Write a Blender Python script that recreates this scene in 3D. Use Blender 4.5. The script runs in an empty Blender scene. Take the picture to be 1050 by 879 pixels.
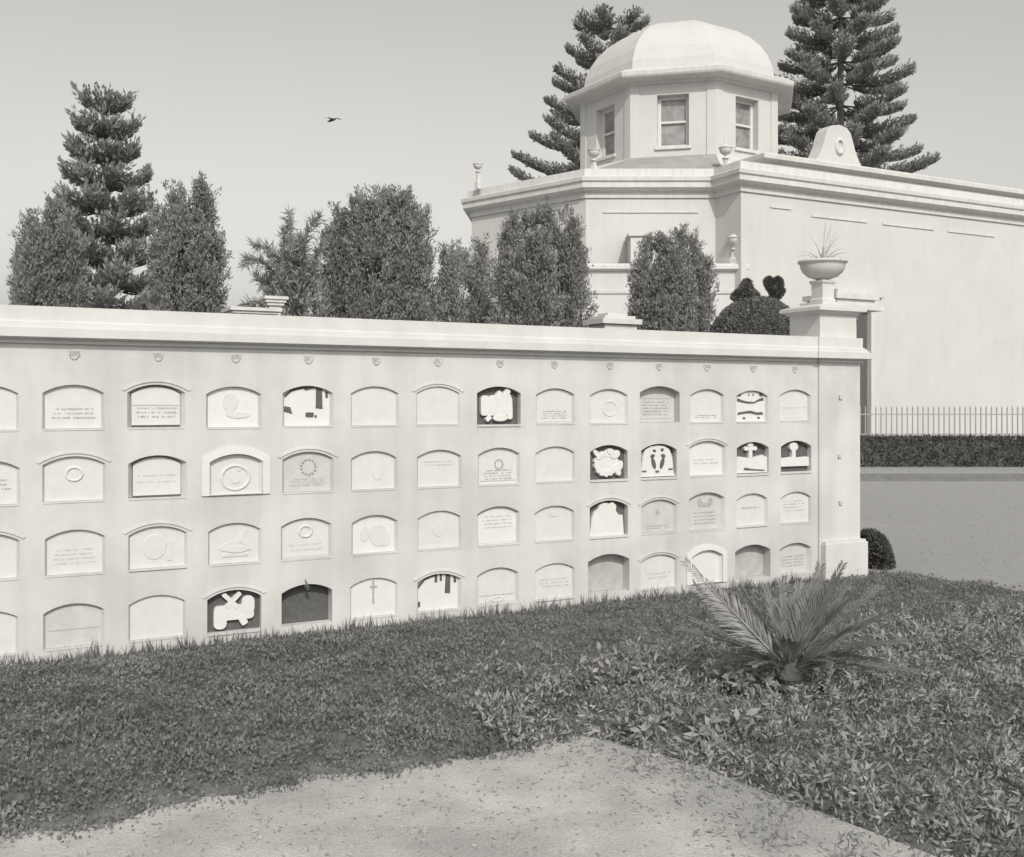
import bpy, bmesh, math, random
import numpy as np
from mathutils import Vector
R = math.radians
random.seed(7)
rng = np.random.default_rng(7)
scn = bpy.context.scene
col = scn.collection
H = 2.7            # eye height
F = 1080.0         # focal length in pixels of the 1050 px wide picture

def at(x, y, Y):
    "world point seen at picture position x, y when it stands Y metres away"
    return Vector(((x - 525) / F * Y, Y, H - (y - 413) / F * Y))

# ------------------------------------------------------------------ materials
def mat(name, c, rough=.85, var=.12, scale=6.0, bump=.0, bscale=40.0, streak=0.0, spec=.25, fine=0.0, dirt=0.0):
    m = bpy.data.materials.new(name); m.use_nodes = True
    nt = m.node_tree; N = nt.nodes; L = nt.links
    p = N['Principled BSDF']
    p.inputs['Roughness'].default_value = rough
    p.inputs['Specular IOR Level'].default_value = spec
    if not isinstance(c, tuple): c = (c, c * .99, c * .965)
    tc = N.new('ShaderNodeTexCoord')
    n1 = N.new('ShaderNodeTexNoise'); n1.inputs['Scale'].default_value = scale; n1.inputs['Detail'].default_value = 8
    n1.inputs['Roughness'].default_value = .62
    L.new(tc.outputs['Object'], n1.inputs['Vector'])
    rmp = N.new('ShaderNodeValToRGB')
    rmp.color_ramp.elements[0].position = .28; rmp.color_ramp.elements[1].position = .72
    lo = tuple(max(0, v * (1 - var)) for v in c) + (1,); hi = tuple(min(.93, v * (1 + var)) for v in c) + (1,)
    rmp.color_ramp.elements[0].color = lo; rmp.color_ramp.elements[1].color = hi
    L.new(n1.outputs['Fac'], rmp.inputs['Fac'])
    out = rmp.outputs['Color']
    def mult(sock, vec_scale, sc, lo_, p0, p1):
        mp = N.new('ShaderNodeMapping'); mp.inputs['Scale'].default_value = vec_scale
        L.new(tc.outputs['Object'], mp.inputs['Vector'])
        n = N.new('ShaderNodeTexNoise'); n.inputs['Scale'].default_value = sc; n.inputs['Detail'].default_value = 6
        L.new(mp.outputs['Vector'], n.inputs['Vector'])
        r = N.new('ShaderNodeMapRange'); r.inputs['From Min'].default_value = p0; r.inputs['From Max'].default_value = p1
        r.inputs['To Min'].default_value = lo_; r.inputs['To Max'].default_value = 1
        L.new(n.outputs['Fac'], r.inputs['Value'])
        mx = N.new('ShaderNodeMix'); mx.data_type = 'RGBA'; mx.blend_type = 'MULTIPLY'; mx.inputs['Factor'].default_value = 1
        L.new(sock, mx.inputs['A']); L.new(r.outputs['Result'], mx.inputs['B'])
        return mx.outputs['Result']
    if streak: out = mult(out, (1, 1, .08), 5.0, 1 - streak, .35, .58)
    if fine: out = mult(out, (1, 1, 1), 90.0, 1 - fine, .3, .6)
    if dirt: out = mult(out, (1, 1, 1), .9, 1 - dirt, .38, .56)
    L.new(out, p.inputs['Base Color'])
    if bump:
        n2 = N.new('ShaderNodeTexNoise'); n2.inputs['Scale'].default_value = bscale; n2.inputs['Detail'].default_value = 6
        L.new(tc.outputs['Object'], n2.inputs['Vector'])
        b = N.new('ShaderNodeBump'); b.inputs['Strength'].default_value = bump; b.inputs['Distance'].default_value = .01
        L.new(n2.outputs['Fac'], b.inputs['Height']); L.new(b.outputs['Normal'], p.inputs['Normal'])
    return m

def leafmat(name, c, var=.35, scale=3.0, trans=.25):
    m = mat(name, c, .6, var, scale, spec=.3)
    nt = m.node_tree; N = nt.nodes; L = nt.links
    p = N['Principled BSDF']; o = N['Material Output']
    t = N.new('ShaderNodeBsdfTranslucent'); mx = N.new('ShaderNodeMixShader'); mx.inputs[0].default_value = trans
    src = p.inputs['Base Color'].links[0].from_socket
    L.new(src, t.inputs['Color']); L.new(p.outputs[0], mx.inputs[1]); L.new(t.outputs[0], mx.inputs[2])
    L.new(mx.outputs[0], o.inputs['Surface'])
    return m

M = {
 'plaster':  mat('limewashed_plaster', .56, .9, .06, 1.6, .3, 55, streak=.06, fine=.06, dirt=.12),
 'cornice':  mat('painted_cornice', .56, .85, .05, 3, .12, 60, streak=.04, dirt=.05, fine=.05),
 'white':    mat('fresh_whitewash', .60, .9, .03, 3, .15, 60),
 'marble':   mat('white_marble', .575, .55, .05, 9, .03, 40, fine=.03, spec=.4),
 'marble_b': mat('bright_marble', .62, .5, .04, 9, .03, 40, spec=.4),
 'marble_g': mat('greyed_marble', .49, .7, .09, 8, .05, 40, fine=.06),
 'cement':   mat('bare_cement', .40, .95, .16, 7, .3, 60, fine=.1),
 'slate_shade':    mat('dark_slate_and_shade', .105, .9, .2, 14, .15, 60, fine=.1),  # dark niche backs; also colours in the shade of hollows, gaps and doorway
 'ink':      mat('incised_lettering', .36, .9, .2, 30),
 'darkline': mat('dark_painted_line', .24, .9, .2, 30),
 'stucco':   mat('chapel_stucco', .53, .9, .05, .5, .2, 12, streak=.03, fine=.03, dirt=.02),
 'moulding': mat('chapel_moulding', .56, .9, .06, .8, .1, 12, streak=.09),
 'roof':     mat('grey_roofing', .30, .9, .14, 1.5, .2, 10, fine=.08),
 'eave':     mat('brown_eave', (.36, .32, .28), .9, .1, 2),
 'glass':    mat('old_window_glass', .24, .18, .45, 2.2, spec=.5),
 'sash':     mat('white_sash', .58, .7, .05, 8),
 'bark':     mat('grey_bark', .14, .95, .3, 9, .5, 30),
 'iron':     mat('grey_iron', .30, .6, .2, 20),
 'earth':    mat('dark_earth', .13, .98, .4, 6, .6, 20, fine=.3),
 'path':     mat('trodden_path', .46, .95, .16, 2.2, .8, 38, fine=.3, dirt=.22),
 'ground':   mat('gravel_ground', .31, .95, .08, 4, .4, 30, fine=.25),
 'kerb':     mat('kerb_stone', .17, .95, .2, 5, .3, 30),
 'bird':     mat('dark_feathers', .05, .8, .2, 9),
 'cypress':  leafmat('cypress_foliage', .29, .42, 4.5, .35),
 'cypress2': leafmat('pale_cypress_foliage', .33, .42, 4.5, .35),
 'pine':     leafmat('norfolk_pine_foliage', .33, .3, .8, .35),
 'topiary':  leafmat('clipped_foliage', .18, .35, 5),
 'hedge':    leafmat('hedge_foliage', .10, .35, 2),
 'cover':    leafmat('ground_cover_leaves', .185, .42, 2.2),
 'grass':    leafmat('rough_grass', .17, .4, 1.6),
 'palm':     leafmat('palm_leaflets', .20, .3, 4),
 'palm_l':   leafmat('pale_palm_leaflets', .34, .25, 4),
 'broad':    leafmat('broad_leaves', .30, .4, 6),
 'agave':    leafmat('pale_agave', .62, .1, 6, .1),
 'dry':      leafmat('dry_frond', .36, .25, 8),
}

# ------------------------------------------------------------------ object helpers
def tag(o, label=None, cat=None, group=None, kind=None):
    for k, v in (('label', label), ('category', cat), ('group', group), ('kind', kind)):
        if v: o[k] = v
    return o
def empty(name, loc, label, cat, group=None, rz=0):
    o = bpy.data.objects.new(name, None); col.objects.link(o)
    o.location = loc; o.rotation_euler = (0, 0, rz); o.empty_display_size = .2
    return tag(o, label, cat, group)
def ob(name, bm, m, parent=None, smooth=False, label=None):
    bmesh.ops.recalc_face_normals(bm, faces=bm.faces)
    me = bpy.data.meshes.new(name); bm.to_mesh(me); bm.free()
    ms = m if isinstance(m, (list, tuple)) else [m]
    for x in ms: me.materials.append(x)
    if smooth:
        for p in me.polygons: p.use_smooth = True
    o = bpy.data.objects.new(name, me); col.objects.link(o)
    if parent: o.parent = parent
    if label: o['label'] = label
    return o
def B(): return bmesh.new()
def box(bm, x0, x1, y0, y1, z0, z1, mi=0):
    v = [bm.verts.new(p) for p in ((x0,y0,z0),(x1,y0,z0),(x1,y1,z0),(x0,y1,z0),(x0,y0,z1),(x1,y0,z1),(x1,y1,z1),(x0,y1,z1))]
    for q in ((3,2,1,0),(4,5,6,7),(0,1,5,4),(1,2,6,5),(2,3,7,6),(3,0,4,7)):
        bm.faces.new([v[i] for i in q]).material_index = mi
def obox(bm, O, ux, uy, x0, x1, y0, y1, z0, z1):
    "box in a turned frame"
    v = []
    for z in (z0, z1):
        for a, b in ((x0,y0),(x1,y0),(x1,y1),(x0,y1)):
            p = O + ux * a + uy * b; v.append(bm.verts.new((p.x, p.y, z)))
    for q in ((3,2,1,0),(4,5,6,7),(0,1,5,4),(1,2,6,5),(2,3,7,6),(3,0,4,7)): bm.faces.new([v[i] for i in q])
def lathe(bm, prof, c=(0,0,0), n=20):
    rings = []
    for r, z in prof:
        rings.append([bm.verts.new((c[0] + r*math.cos(2*math.pi*k/n), c[1] + r*math.sin(2*math.pi*k/n), c[2] + z)) for k in range(n)])
    for a, b in zip(rings, rings[1:]):
        for k in range(n): bm.faces.new((a[k], a[(k+1)%n], b[(k+1)%n], b[k]))
    bm.faces.new(rings[0][::-1]); bm.faces.new(rings[-1])
def tube(bm, pts, rads, n=7):
    rings = []
    for i, p in enumerate(pts):
        p = Vector(p)
        d = (Vector(pts[min(i+1, len(pts)-1)]) - Vector(pts[max(i-1, 0)])).normalized()
        a = d.orthogonal().normalized(); b = d.cross(a)
        rings.append([bm.verts.new(p + (a*math.cos(2*math.pi*k/n) + b*math.sin(2*math.pi*k/n)) * rads[i]) for k in range(n)])
    for a, b in zip(rings, rings[1:]):
        for k in range(n):
            try: bm.faces.new((a[k], a[(k+1)%n], b[(k+1)%n], b[k]))
            except ValueError: pass
    bm.faces.new(rings[0][::-1]); bm.faces.new(rings[-1])
def sweep(bm, path, prof, closed=False, side=1):
    "mitred sweep of a profile (offset outwards, z) along a plan polyline; outwards = right of travel when side=1"
    P = [Vector(p[:2]) for p in path]; n = len(P); rings = []
    def nrm(a, b):
        d = (b - a).normalized(); return Vector((d.y, -d.x)) * side
    for i in range(n):
        if closed or 0 < i < n-1:
            n0 = nrm(P[i-1], P[i]); n1 = nrm(P[i], P[(i+1) % n])
            m = (n0 + n1); m = m / max(.2, m.dot(n0)) if m.length > 1e-6 else n0
        elif i == 0: m = nrm(P[0], P[1])
        else: m = nrm(P[-2], P[-1])
        rings.append([bm.verts.new((P[i].x + m.x*o, P[i].y + m.y*o, z)) for o, z in prof])
    k = len(prof)
    for i in range(n if closed else n-1):
        a = rings[i]; b = rings[(i+1) % n]
        for j in range(k): bm.faces.new((a[j], b[j], b[(j+1) % k], a[(j+1) % k]))
    if not closed:
        bm.faces.new(rings[0]); bm.faces.new(rings[-1][::-1])
def prism(bm, path, z0, z1):
    a = [bm.verts.new((p[0], p[1], z0)) for p in path]; b = [bm.verts.new((p[0], p[1], z1)) for p in path]
    n = len(a)
    for i in range(n): bm.faces.new((a[i], a[(i+1)%n], b[(i+1)%n], b[i]))
    bm.faces.new(a[::-1]); bm.faces.new(b)
def star(poly, c, ang):
    "distance from c to a closed polyline in direction ang"
    dx, dz = math.cos(ang), math.sin(ang); best = None
    for i in range(len(poly)):
        x0, z0 = poly[i][0]-c[0], poly[i][1]-c[1]; x1, z1 = poly[(i+1)%len(poly)][0]-c[0], poly[(i+1)%len(poly)][1]-c[1]
        ex, ez = x1-x0, z1-z0; den = dx*ez - dz*ex
        if abs(den) < 1e-12: continue
        t = (x0*ez - z0*ex)/den; s = (x0*dz - z0*dx)/den
        if t > 0 and -1e-6 <= s <= 1+1e-6 and (best is None or t < best): best = t
    return best
def ring_face(bm, outer, inner, f):
    "flat sheet between two star-shaped outlines; f maps (u, v) to a point"
    c = (sum(p[0] for p in inner)/len(inner), sum(p[1] for p in inner)/len(inner))
    angs = sorted(set([round(math.atan2(p[1]-c[1], p[0]-c[0]), 6) for p in outer + inner]))
    A = []; Bv = []
    for a in angs:
        ri, ro = star(inner, c, a), star(outer, c, a)
        A.append(bm.verts.new(f(c[0]+ri*math.cos(a), c[1]+ri*math.sin(a))))
        Bv.append(bm.verts.new(f(c[0]+ro*math.cos(a), c[1]+ro*math.sin(a))))
    n = len(A)
    for i in range(n):
        j = (i+1) % n; bm.faces.new((A[i], Bv[i], Bv[j], A[j]))
def mesh_quads(name, V, m, parent=None):
    "V: (N,4,3) array of separate quads -> one mesh object"
    n = len(V); me = bpy.data.meshes.new(name)
    me.vertices.add(n*4); me.vertices.foreach_set('co', V.reshape(-1).astype(np.float32))
    me.loops.add(n*4); me.loops.foreach_set('vertex_index', np.arange(n*4, dtype=np.int32))
    me.polygons.add(n); me.polygons.foreach_set('loop_start', np.arange(0, n*4, 4, dtype=np.int32))
    me.polygons.foreach_set('loop_total', np.full(n, 4, dtype=np.int32))
    me.update(calc_edges=True); me.materials.append(m)
    o = bpy.data.objects.new(name, me); col.objects.link(o)
    if parent: o.parent = parent
    return o
def unit(a): return a / np.maximum(np.linalg.norm(a, axis=-1, keepdims=True), 1e-9)
def leafquads(C, D, L, W):
    D = unit(D); S = unit(np.cross(D, rng.normal(size=D.shape)))
    L = np.broadcast_to(np.asarray(L, float), (len(C),))[:, None]; W = np.broadcast_to(np.asarray(W, float), (len(C),))[:, None]
    mid = C + D*L*.45
    return np.stack([C, mid + S*W/2, C + D*L, mid - S*W/2], 1)

# ------------------------------------------------------------------ world, sun, camera
w = bpy.data.worlds.new("World"); scn.world = w; w.use_nodes = True
nt = w.node_tree; bg = nt.nodes['Background']
SUN_EL, SUN_AZ = 39, 13        # azimuth: degrees to the right of straight behind the camera
sky = nt.nodes.new('ShaderNodeTexSky'); sky.sky_type = 'NISHITA'; sky.sun_disc = False
sky.sun_elevation = R(SUN_EL); sky.sun_rotation = R(180 - SUN_AZ)
sky.dust_density = 3.2; sky.air_density = 1.2; sky.ozone_density = 1
sp_ = nt.nodes.new('ShaderNodeSeparateColor'); bw = nt.nodes.new('ShaderNodeMath'); bw.operation = 'MULTIPLY_ADD'; bw.inputs[1].default_value = .4   # an old blue-sensitive plate
tint = nt.nodes.new('ShaderNodeMix'); tint.data_type = 'RGBA'; tint.blend_type = 'MULTIPLY'
tint.inputs['Factor'].default_value = 1; tint.inputs['B'].default_value = (1, .985, .935, 1)
gm = nt.nodes.new('ShaderNodeMath'); gm.operation = 'MULTIPLY'; gm.inputs[1].default_value = .6
nt.links.new(sky.outputs[0], sp_.inputs[0]); nt.links.new(sp_.outputs[1], bw.inputs[0]); nt.links.new(sp_.outputs[2], gm.inputs[0])
nt.links.new(gm.outputs[0], bw.inputs[2]); nt.links.new(bw.outputs[0], tint.inputs['A'])
nt.links.new(tint.outputs['Result'], bg.inputs['Color']); bg.inputs['Strength'].default_value = .145
sl = bpy.data.lights.new('sun', 'SUN'); sl.energy = 2.45; sl.angle = R(.5); sl.color = (1, .975, .92)
so = bpy.data.objects.new('sun', sl); col.objects.link(so)
tosun = Vector((math.sin(R(SUN_AZ))*math.cos(R(SUN_EL)), -math.cos(R(SUN_AZ))*math.cos(R(SUN_EL)), math.sin(R(SUN_EL))))
so.rotation_euler = tosun.to_track_quat('Z', 'Y').to_euler()
so.location = (10, -20, 30)
cd = bpy.data.cameras.new('camera'); cam = bpy.data.objects.new('camera', cd); col.objects.link(cam)
cam.location = (0, 0, H); cam.rotation_euler = (R(90), 0, 0)
cd.sensor_width = 36; cd.lens = 36*F/1050; cd.shift_y = -26.5/1050; cd.clip_start = .1; cd.clip_end = 3000
scn.camera = cam
scn.render.engine = 'CYCLES'; scn.cycles.filter_width = 1.5      # an old soft lens
scn.view_settings.view_transform = 'Standard'; scn.view_settings.look = 'None'
scn.view_settings.exposure = .09; scn.view_settings.gamma = 1

# ------------------------------------------------------------------ the burial wall
P1 = Vector((-3.044, 11.576, 0)); TH = math.atan2(.4715, .8818)
D2 = Vector((math.cos(TH), math.sin(TH), 0)); N2 = Vector((math.sin(TH), -math.cos(TH), 0))   # along, and out towards the viewer
def wl(t, q, z=0.0): return P1 + D2*t + N2*q + Vector((0, 0, z))
PITCH, ROW = .8165, .747
T0, T1, TEND = -3.5*PITCH, 10.5*PITCH, 9.43
ZB, ZT = .03, .03 + 4*ROW                     # bottom and top of the grid of cells
wall = empty('niche_wall', P1, 'long white burial wall pierced by four rows of arched grave niches', 'burial wall', rz=TH)
# local frame: x along the wall, -y towards the viewer, z up
def arch(wd, h, s=.085, n=14, off=0.0, foot=0.0):
    wd += 2*off; top = h + off; zs = h - s + off*.6
    rr = ((wd/2)**2 + (top-zs)**2) / (2*(top-zs)); a = math.asin(min(1, wd/2/rr))
    pts = [(-wd/2, -foot), (wd/2, -foot)]
    for k in range(n+1):
        g = a - 2*a*k/n; pts.append((rr*math.sin(g), top - rr + rr*math.cos(g)))
    return pts

wf = B()       # the wall's front, with an opening for each niche, and its body
def flat(bm, x0, x1, z0, z1, y=0.0):
    v = [bm.verts.new(p) for p in ((x0,y,z0),(x1,y,z0),(x1,y,z1),(x0,y,z1))]; bm.faces.new(v)
ZC = 3.33
flat(wf, -8, T0, -.3, ZC); flat(wf, T0, T1, -.3, ZB); flat(wf, T0, T1, ZT, ZC); flat(wf, T1, TEND, -.3, ZC)
box(wf, -8, TEND-.004, .42, 2.6, -.3, 3.6)
flat(wf, -8, -8+.001, -.3, ZC, .2)
v = [wf.verts.new(p) for p in ((TEND,0,-.3),(TEND,.43,-.3),(TEND,.43,ZC),(TEND,0,ZC))]; wf.faces.new(v)

def shp(bm, pts, y0, y1, ch=.004):
    "solid with outline pts standing from depth y0 out to y1 (smaller y = nearer), with a chamfered front"
    cx = sum(p[0] for p in pts)/len(pts); cz = sum(p[1] for p in pts)/len(pts)
    def layer(y, k):
        o = []
        for x, z in pts:
            d = math.hypot(x-cx, z-cz) or 1; f = max(.2, (d-k)/d)
            o.append(bm.verts.new((cx+(x-cx)*f, y, cz+(z-cz)*f)))
        return o
    a, b, c = layer(y0, 0), layer(y1+ch*.8, 0), layer(y1, ch); n = len(a)
    for p, q in ((a, b), (b, c)):
        for i in range(n): bm.faces.new((p[i], p[(i+1)%n], q[(i+1)%n], q[i]))
    bm.faces.new(c)
def ell(cx, cz, rx, rz, rot=0, n=18):
    a = R(rot); return [(cx + rx*math.cos(t)*math.cos(a) - rz*math.sin(t)*math.sin(a), cz + rx*math.cos(t)*math.sin(a) + rz*math.sin(t)*math.cos(a))
                        for t in (2*math.pi*k/n for k in range(n))]
def rect(cx, cz, wd, h, rot=0, r=.25):
    a = R(rot); r *= min(wd, h); o = []
    for sx, sz, a0 in ((1,1,0),(-1,1,90),(-1,-1,180),(1,-1,270)):
        for k in range(4):
            t = R(a0 + 30*k); x = sx*(wd/2-r) + r*math.cos(t); z = sz*(h/2-r) + r*math.sin(t)
            o.append((cx + x*math.cos(a) - z*math.sin(a), cz + x*math.sin(a) + z*math.cos(a)))
    return o
def shapes(bm, lst, wd, h, c, z0, yb, yf, ch=.008):
    for k, s in enumerate(lst):
        f = yf - .0009*k
        if s[0] == 'e': p = ell(s[1]*wd, s[2]*h, s[3]*wd, s[4]*h, s[5] if len(s) > 5 else 0)
        elif s[0] == 'r': p = rect(s[1]*wd, s[2]*h, s[3]*wd, s[4]*h, s[5] if len(s) > 5 else 0, s[6] if len(s) > 6 else .25)
        else: p = [(x*wd, z*h) for x, z in s[1]]
        shp(bm, [(c + x, z0 + z) for x, z in p], yb, f, ch)
def strokes(bm, c, zlist, half, y, hgt=.016, jit=.25):
    "rows of short worn letter strokes"
    for z in zlist:
        x = -half*random.uniform(.8, 1); end = half*random.uniform(.8, 1)
        while x < end:
            l = random.uniform(.008, .02)
            if random.random() > .22:
                hh = hgt*random.uniform(.55, 1); zz = z + random.uniform(-.1, .1)*hgt
                box(bm, c+x, c+x+l*.72, y-.003, y+.002, zz-hh/2, zz+hh/2)
            x += l
def ringrel(bm, c, z, ro, ri, yb, yf, n=28, ax=1.0):
    vs = []
    for rr, y in ((ro, yb), (ro*.98, yf+.003), ((ro+ri)/2, yf), (ri*1.02, yf+.003), (ri, yb)):
        vs.append([bm.verts.new((c + rr*ax*math.cos(2*math.pi*k/n), y, z + rr*math.sin(2*math.pi*k/n))) for k in range(n)])
    for p, q in zip(vs, vs[1:]):
        for k in range(n): bm.faces.new((p[k], p[(k+1)%n], q[(k+1)%n], q[k]))

CROSS = lambda cx, cz, s: [('r', cx, cz, .10*s, .62*s, 0, .2), ('r', cx, cz+.1*s, .40*s, .14*s, 0, .3)]
wavy = lambda z0, z1, hw, amp, ph=0: ('p', [(-hw + 2*hw*k/12, z0) for k in range(13)] + [(hw - 2*hw*k/12, z1 + amp*math.sin(ph + k*1.05)) for k in range(13)])
S = {}   # (row, column) -> what fills the niche; column 0 is the first, cut by the picture's edge in the photograph
S[0,0] = dict(dbl=1, frame=1, ins=(.2, .5, 3), rule=.52, d=.05)
S[1,0] = dict(frame=1, d=.07, ins=(.3, .6, 2), faint=1)
S[2,0] = dict(dbl=1, sillw=1, rel=[('e',-.05,.5,.2,.3),('r',.2,.4,.1,.5)])
S[3,0] = dict(d=.03)
S[0,1] = dict(d=.055, white=1, rel=[('e',-.06,.62,.13,.24),('e',-.02,.5,.07,.25,-30),('e',.1,.3,.2,.08)], w=1.0)
S[1,1] = dict(surround=1, d=.045, ring=(.0,.42,.15,.115), rel=[('e',0,.42,.10,.16),('e',.02,.6,.12,.05,20)])
S[2,1] = dict(d=.04, rel=[('e',-.12,.42,.18,.1,15),('e',.12,.6,.05,.28,-35),('e',.2,.5,.05,.25,35),('r',.02,.2,.5,.07),('e',.05,.34,.22,.09)])
S[3,1] = dict(dark=1, dbl=1, lab='dark recessed niche holding a white carved cross and draped block',
    carve=[('r',.01,.44,.74,.36),('r',-.25,.31,.24,.5,0,.4),('r',.27,.6,.24,.44,0,.45),('r',.17,.24,.13,.26,30),('r',-.06,.73,.40,.11,-45,.3),('r',-.01,.74,.38,.11,45,.3)])
S[0,2] = dict(d=.06, white=1, lab='niche of a white carving broken by dark gaps', gaps=[('p',[(.18,.98),(.30,.97),(.31,.42),(.17,.44)]),
    ('p',[(-.46,.50),(-.33,.47),(-.29,.30),(-.45,.36)]),('p',[(-.45,.76),(-.3,.93),(-.1,.99),(.1,.99),(.2,.96),(.1,.93),(-.02,.88),(-.08,.93),(-.3,.86),(-.44,.70)]),('r',.39,.78,.05,.16),('r',.05,.28,.16,.12),('r',.17,.24,.04,.06)])
S[1,2] = dict(dbl=1, d=.05, grey=1, beads=(.02,.62,.085), ins=(.14,.34,4), w=1.04, lab='greyed niche tablet with a beaded wreath above its inscription')
S[2,2] = dict(d=.045, ring=(.0,.66,.075,.05), frameln=1, ins=(.15,.4,2), faint=1)
S[3,2] = dict(dark=2, lab='empty dark niche with no tablet', sprig=1)
S[0,3] = dict(d=.035); S[1,3] = dict(d=.04, rel=[('e',.1,.45,.12,.22)], faint=1)
S[2,3] = dict(d=.05, white=1, rel=[('e',-.2,.5,.1,.2),('e',.1,.45,.2,.3,20),('e',.25,.35,.1,.2)])
S[3,3] = dict(d=.035, white=1, rel=[('r',0,.62,.04,.62,0,.3),('r',.0,.76,.15,.06,0,.3)], relm='ink')
S[0,4] = dict(dbl=1, d=.02); S[1,4] = dict(d=.045, ins=(.55,.72,2), faint=1)
S[2,4] = dict(d=.035, rel=[('e',0,.5,.12,.2)])
S[3,4] = dict(dbl=1, d=.06, white=1, lab='low niche of a white carving with dark slits at its top', gaps=[('p',[(.17,.97),(.28,.96),(.27,.42),(.15,.44)]),
    ('r',-.05,.86,.06,.22),('r',.06,.88,.05,.2),('r',.38,.82,.06,.22),('p',[(-.47,.70),(-.3,.90),(-.05,.98),(-.05,.94),(-.3,.84),(-.45,.62)]),('r',-.44,.2,.07,.14)])
S[0,5] = dict(dark=1, w=1.04, h=1.04, lab='dark recessed niche filled by a white carved sheaf with a cross',
    carve=[('r',-.02,.48,.72,.5,0,.15),('r',-.28,.52,.16,.48,0,.3),('r',-.11,.52,.14,.5,0,.3),('r',.22,.55,.22,.5,8,.3),('r',.02,.76,.2,.16,50,.3),('r',.2,.82,.13,.26,-35,.3),('e',.06,.17,.17,.09),('r',-.21,.16,.13,.12,40),('r',.28,.3,.12,.34,0,.4)])
S[1,5] = dict(d=.05, beads=(.02,.55,.055), ins=(.12,.42,4), rule=.1)
S[2,5] = dict(d=.055, white=1, frameln=1, ins=(.4,.78,4), faint=1, w=1.02, h=1.04)
S[3,5] = dict(d=.045, frameln=1, rule=.24, ring=(.0,.12,.03,.02), ringax=3, h=1.02)
S[0,6] = dict(d=.04, frameln=1, ins=(.12,.38,4)); S[1,6] = dict(d=.035)
S[2,6] = dict(d=.04, rel=[('r',0,.75,.18,.14)]); S[3,6] = dict(d=.03, ins=(.3,.6,3), faint=1, sillw=1)
S[0,7] = dict(d=.045, ring=(.05,.42,.1,.09))
S[1,7] = dict(dark=1, lab='dark recessed niche with a fat white carved wreath',
    carve=[('e',-.03,.46,.27,.30)] + [('e', -.03+.25*math.cos(k*.449), .46+.28*math.sin(k*.449), .115, .075, k*25.7+60) for k in range(14)]
    + [('e',.2,.72,.13,.12,20),('e',.08,.80,.1,.09,-20),('e',-.3,.76,.12,.07,-42),('e',-.22,.68,.1,.07,40),('e',.27,.22,.07,.13,30),('e',.33,.40,.07,.14,-10)])
S[2,7] = dict(dark=1, dbl=1, w=1.02, h=1.03, lab='dark recessed niche with a white draped headstone',
    carve=[('p',[(-.47,.0),(-.41,.48),(-.34,.68),(-.24,.76),(-.2,.88),(-.08,.93),(.06,.90),(.14,.94),(.23,.84),(.22,.68),(.3,.57),(.4,.56),(.43,.05),(.43,0)]),('r',0,.32,.6,.34,0,.1)])
S[3,7] = dict(deep=1, w=1.1, h=1.12, lab='deep niche closed with bare grey cement')
S[0,8] = dict(deep=2, w=1.12, h=1.08, rule=.66, ins=(.18,.6,5), rule2=.1)
S[1,8] = dict(dark=1, lab='niche with a white pierced headstone carved with a cross',
    carve=[('p',[(-.46,.14),(-.42,.6),(-.34,.82),(-.18,.93),(0,.955),(.18,.93),(.34,.82),(.42,.6),(.46,.14),(.5,.02),(-.5,.02)])],
    eyes=[('e',-.12,.42,.05,.17,18),('e',.12,.42,.05,.17,-18),('e',-.15,.64,.06,.05,20),('e',.15,.64,.06,.05,-20),('e',-.1,.8,.045,.03,-20),('e',.12,.82,.04,.04,20),('r',-.38,.2,.12,.025),('r',.36,.24,.12,.025),('e',-.02,.18,.05,.025)])
S[2,8] = dict(dbl=1, d=.045, grey=1, rel=[('e',0,.62,.06,.08)], relm='ink', ins=(.1,.25,2), frameln=1)
S[3,8] = dict(dbl=1, d=.035, ins=(.25,.5,2), faint=1)
S[0,9] = dict(d=.05, ins=(.12,.24,2), w=1.02); S[1,9] = dict(dbl=1, d=.06, white=1, w=1.06, h=1.05, ins=(.3,.5,2), faint=1)
S[2,9] = dict(d=.07, grey=1, w=1.06, h=1.12, rel=[('e',-.14,.72,.07,.13,25),('e',.14,.72,.07,.13,-25),('e',0,.66,.1,.06)], relm='ink', ins=(.12,.5,4), lab='greyed niche tablet with a dark winged figure over four lines')
S[3,9] = dict(surround=1, d=.035, white=1, w=.9)
S[0,10] = dict(d=.05, white=1, lab='niche tablet with two dark carved scrolls', gaps=[('p',[(-.42,.66),(-.3,.62),(-.1,.58),(.1,.58),(.28,.66),(.42,.68),(.40,.78),(.28,.74),(.12,.64),(-.1,.65),(-.28,.70),(-.4,.76)]),
    ('p',[(-.40,.22),(-.2,.26),(0,.27),(.2,.22),(.4,.23),(.38,.31),(.2,.30),(0,.36),(-.2,.33),(-.38,.30)]),('e',-.35,.86,.07,.05),('e',.33,.87,.06,.06),('r',-.05,.86,.03,.06),('r',.08,.86,.03,.06),('e',-.2,.12,.04,.03),('e',.25,.13,.04,.03)])
S[1,10] = dict(dark=1, lab='dark recessed niche with a white cross standing on an open book',
    carve=[('p',[(-.5,.02),(.5,.02),(.5,.5),(.36,.58),(.2,.55),(.0,.47),(-.2,.52),(-.38,.55),(-.5,.5)]),('r',-.02,.72,.11,.5,0,.3),('r',-.02,.79,.36,.12,0,.4),('e',-.02,.90,.09,.06),('e',-.16,.79,.06,.07),('e',.12,.79,.06,.07)], eyes=[('p',[(-.25,.13),(.4,.08),(.42,.11),(.0,.15),(-.2,.20)])])
S[2,10] = dict(d=.05, ins=(.5,.6,1), sillw=1); S[3,10] = dict(deep=1, w=1.1, h=1.06, lab='deep shaded niche closed with grey cement')
S[0,11] = dict(d=.045, rule=.42, ins=(.05,.1,1), faint=1)
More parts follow.
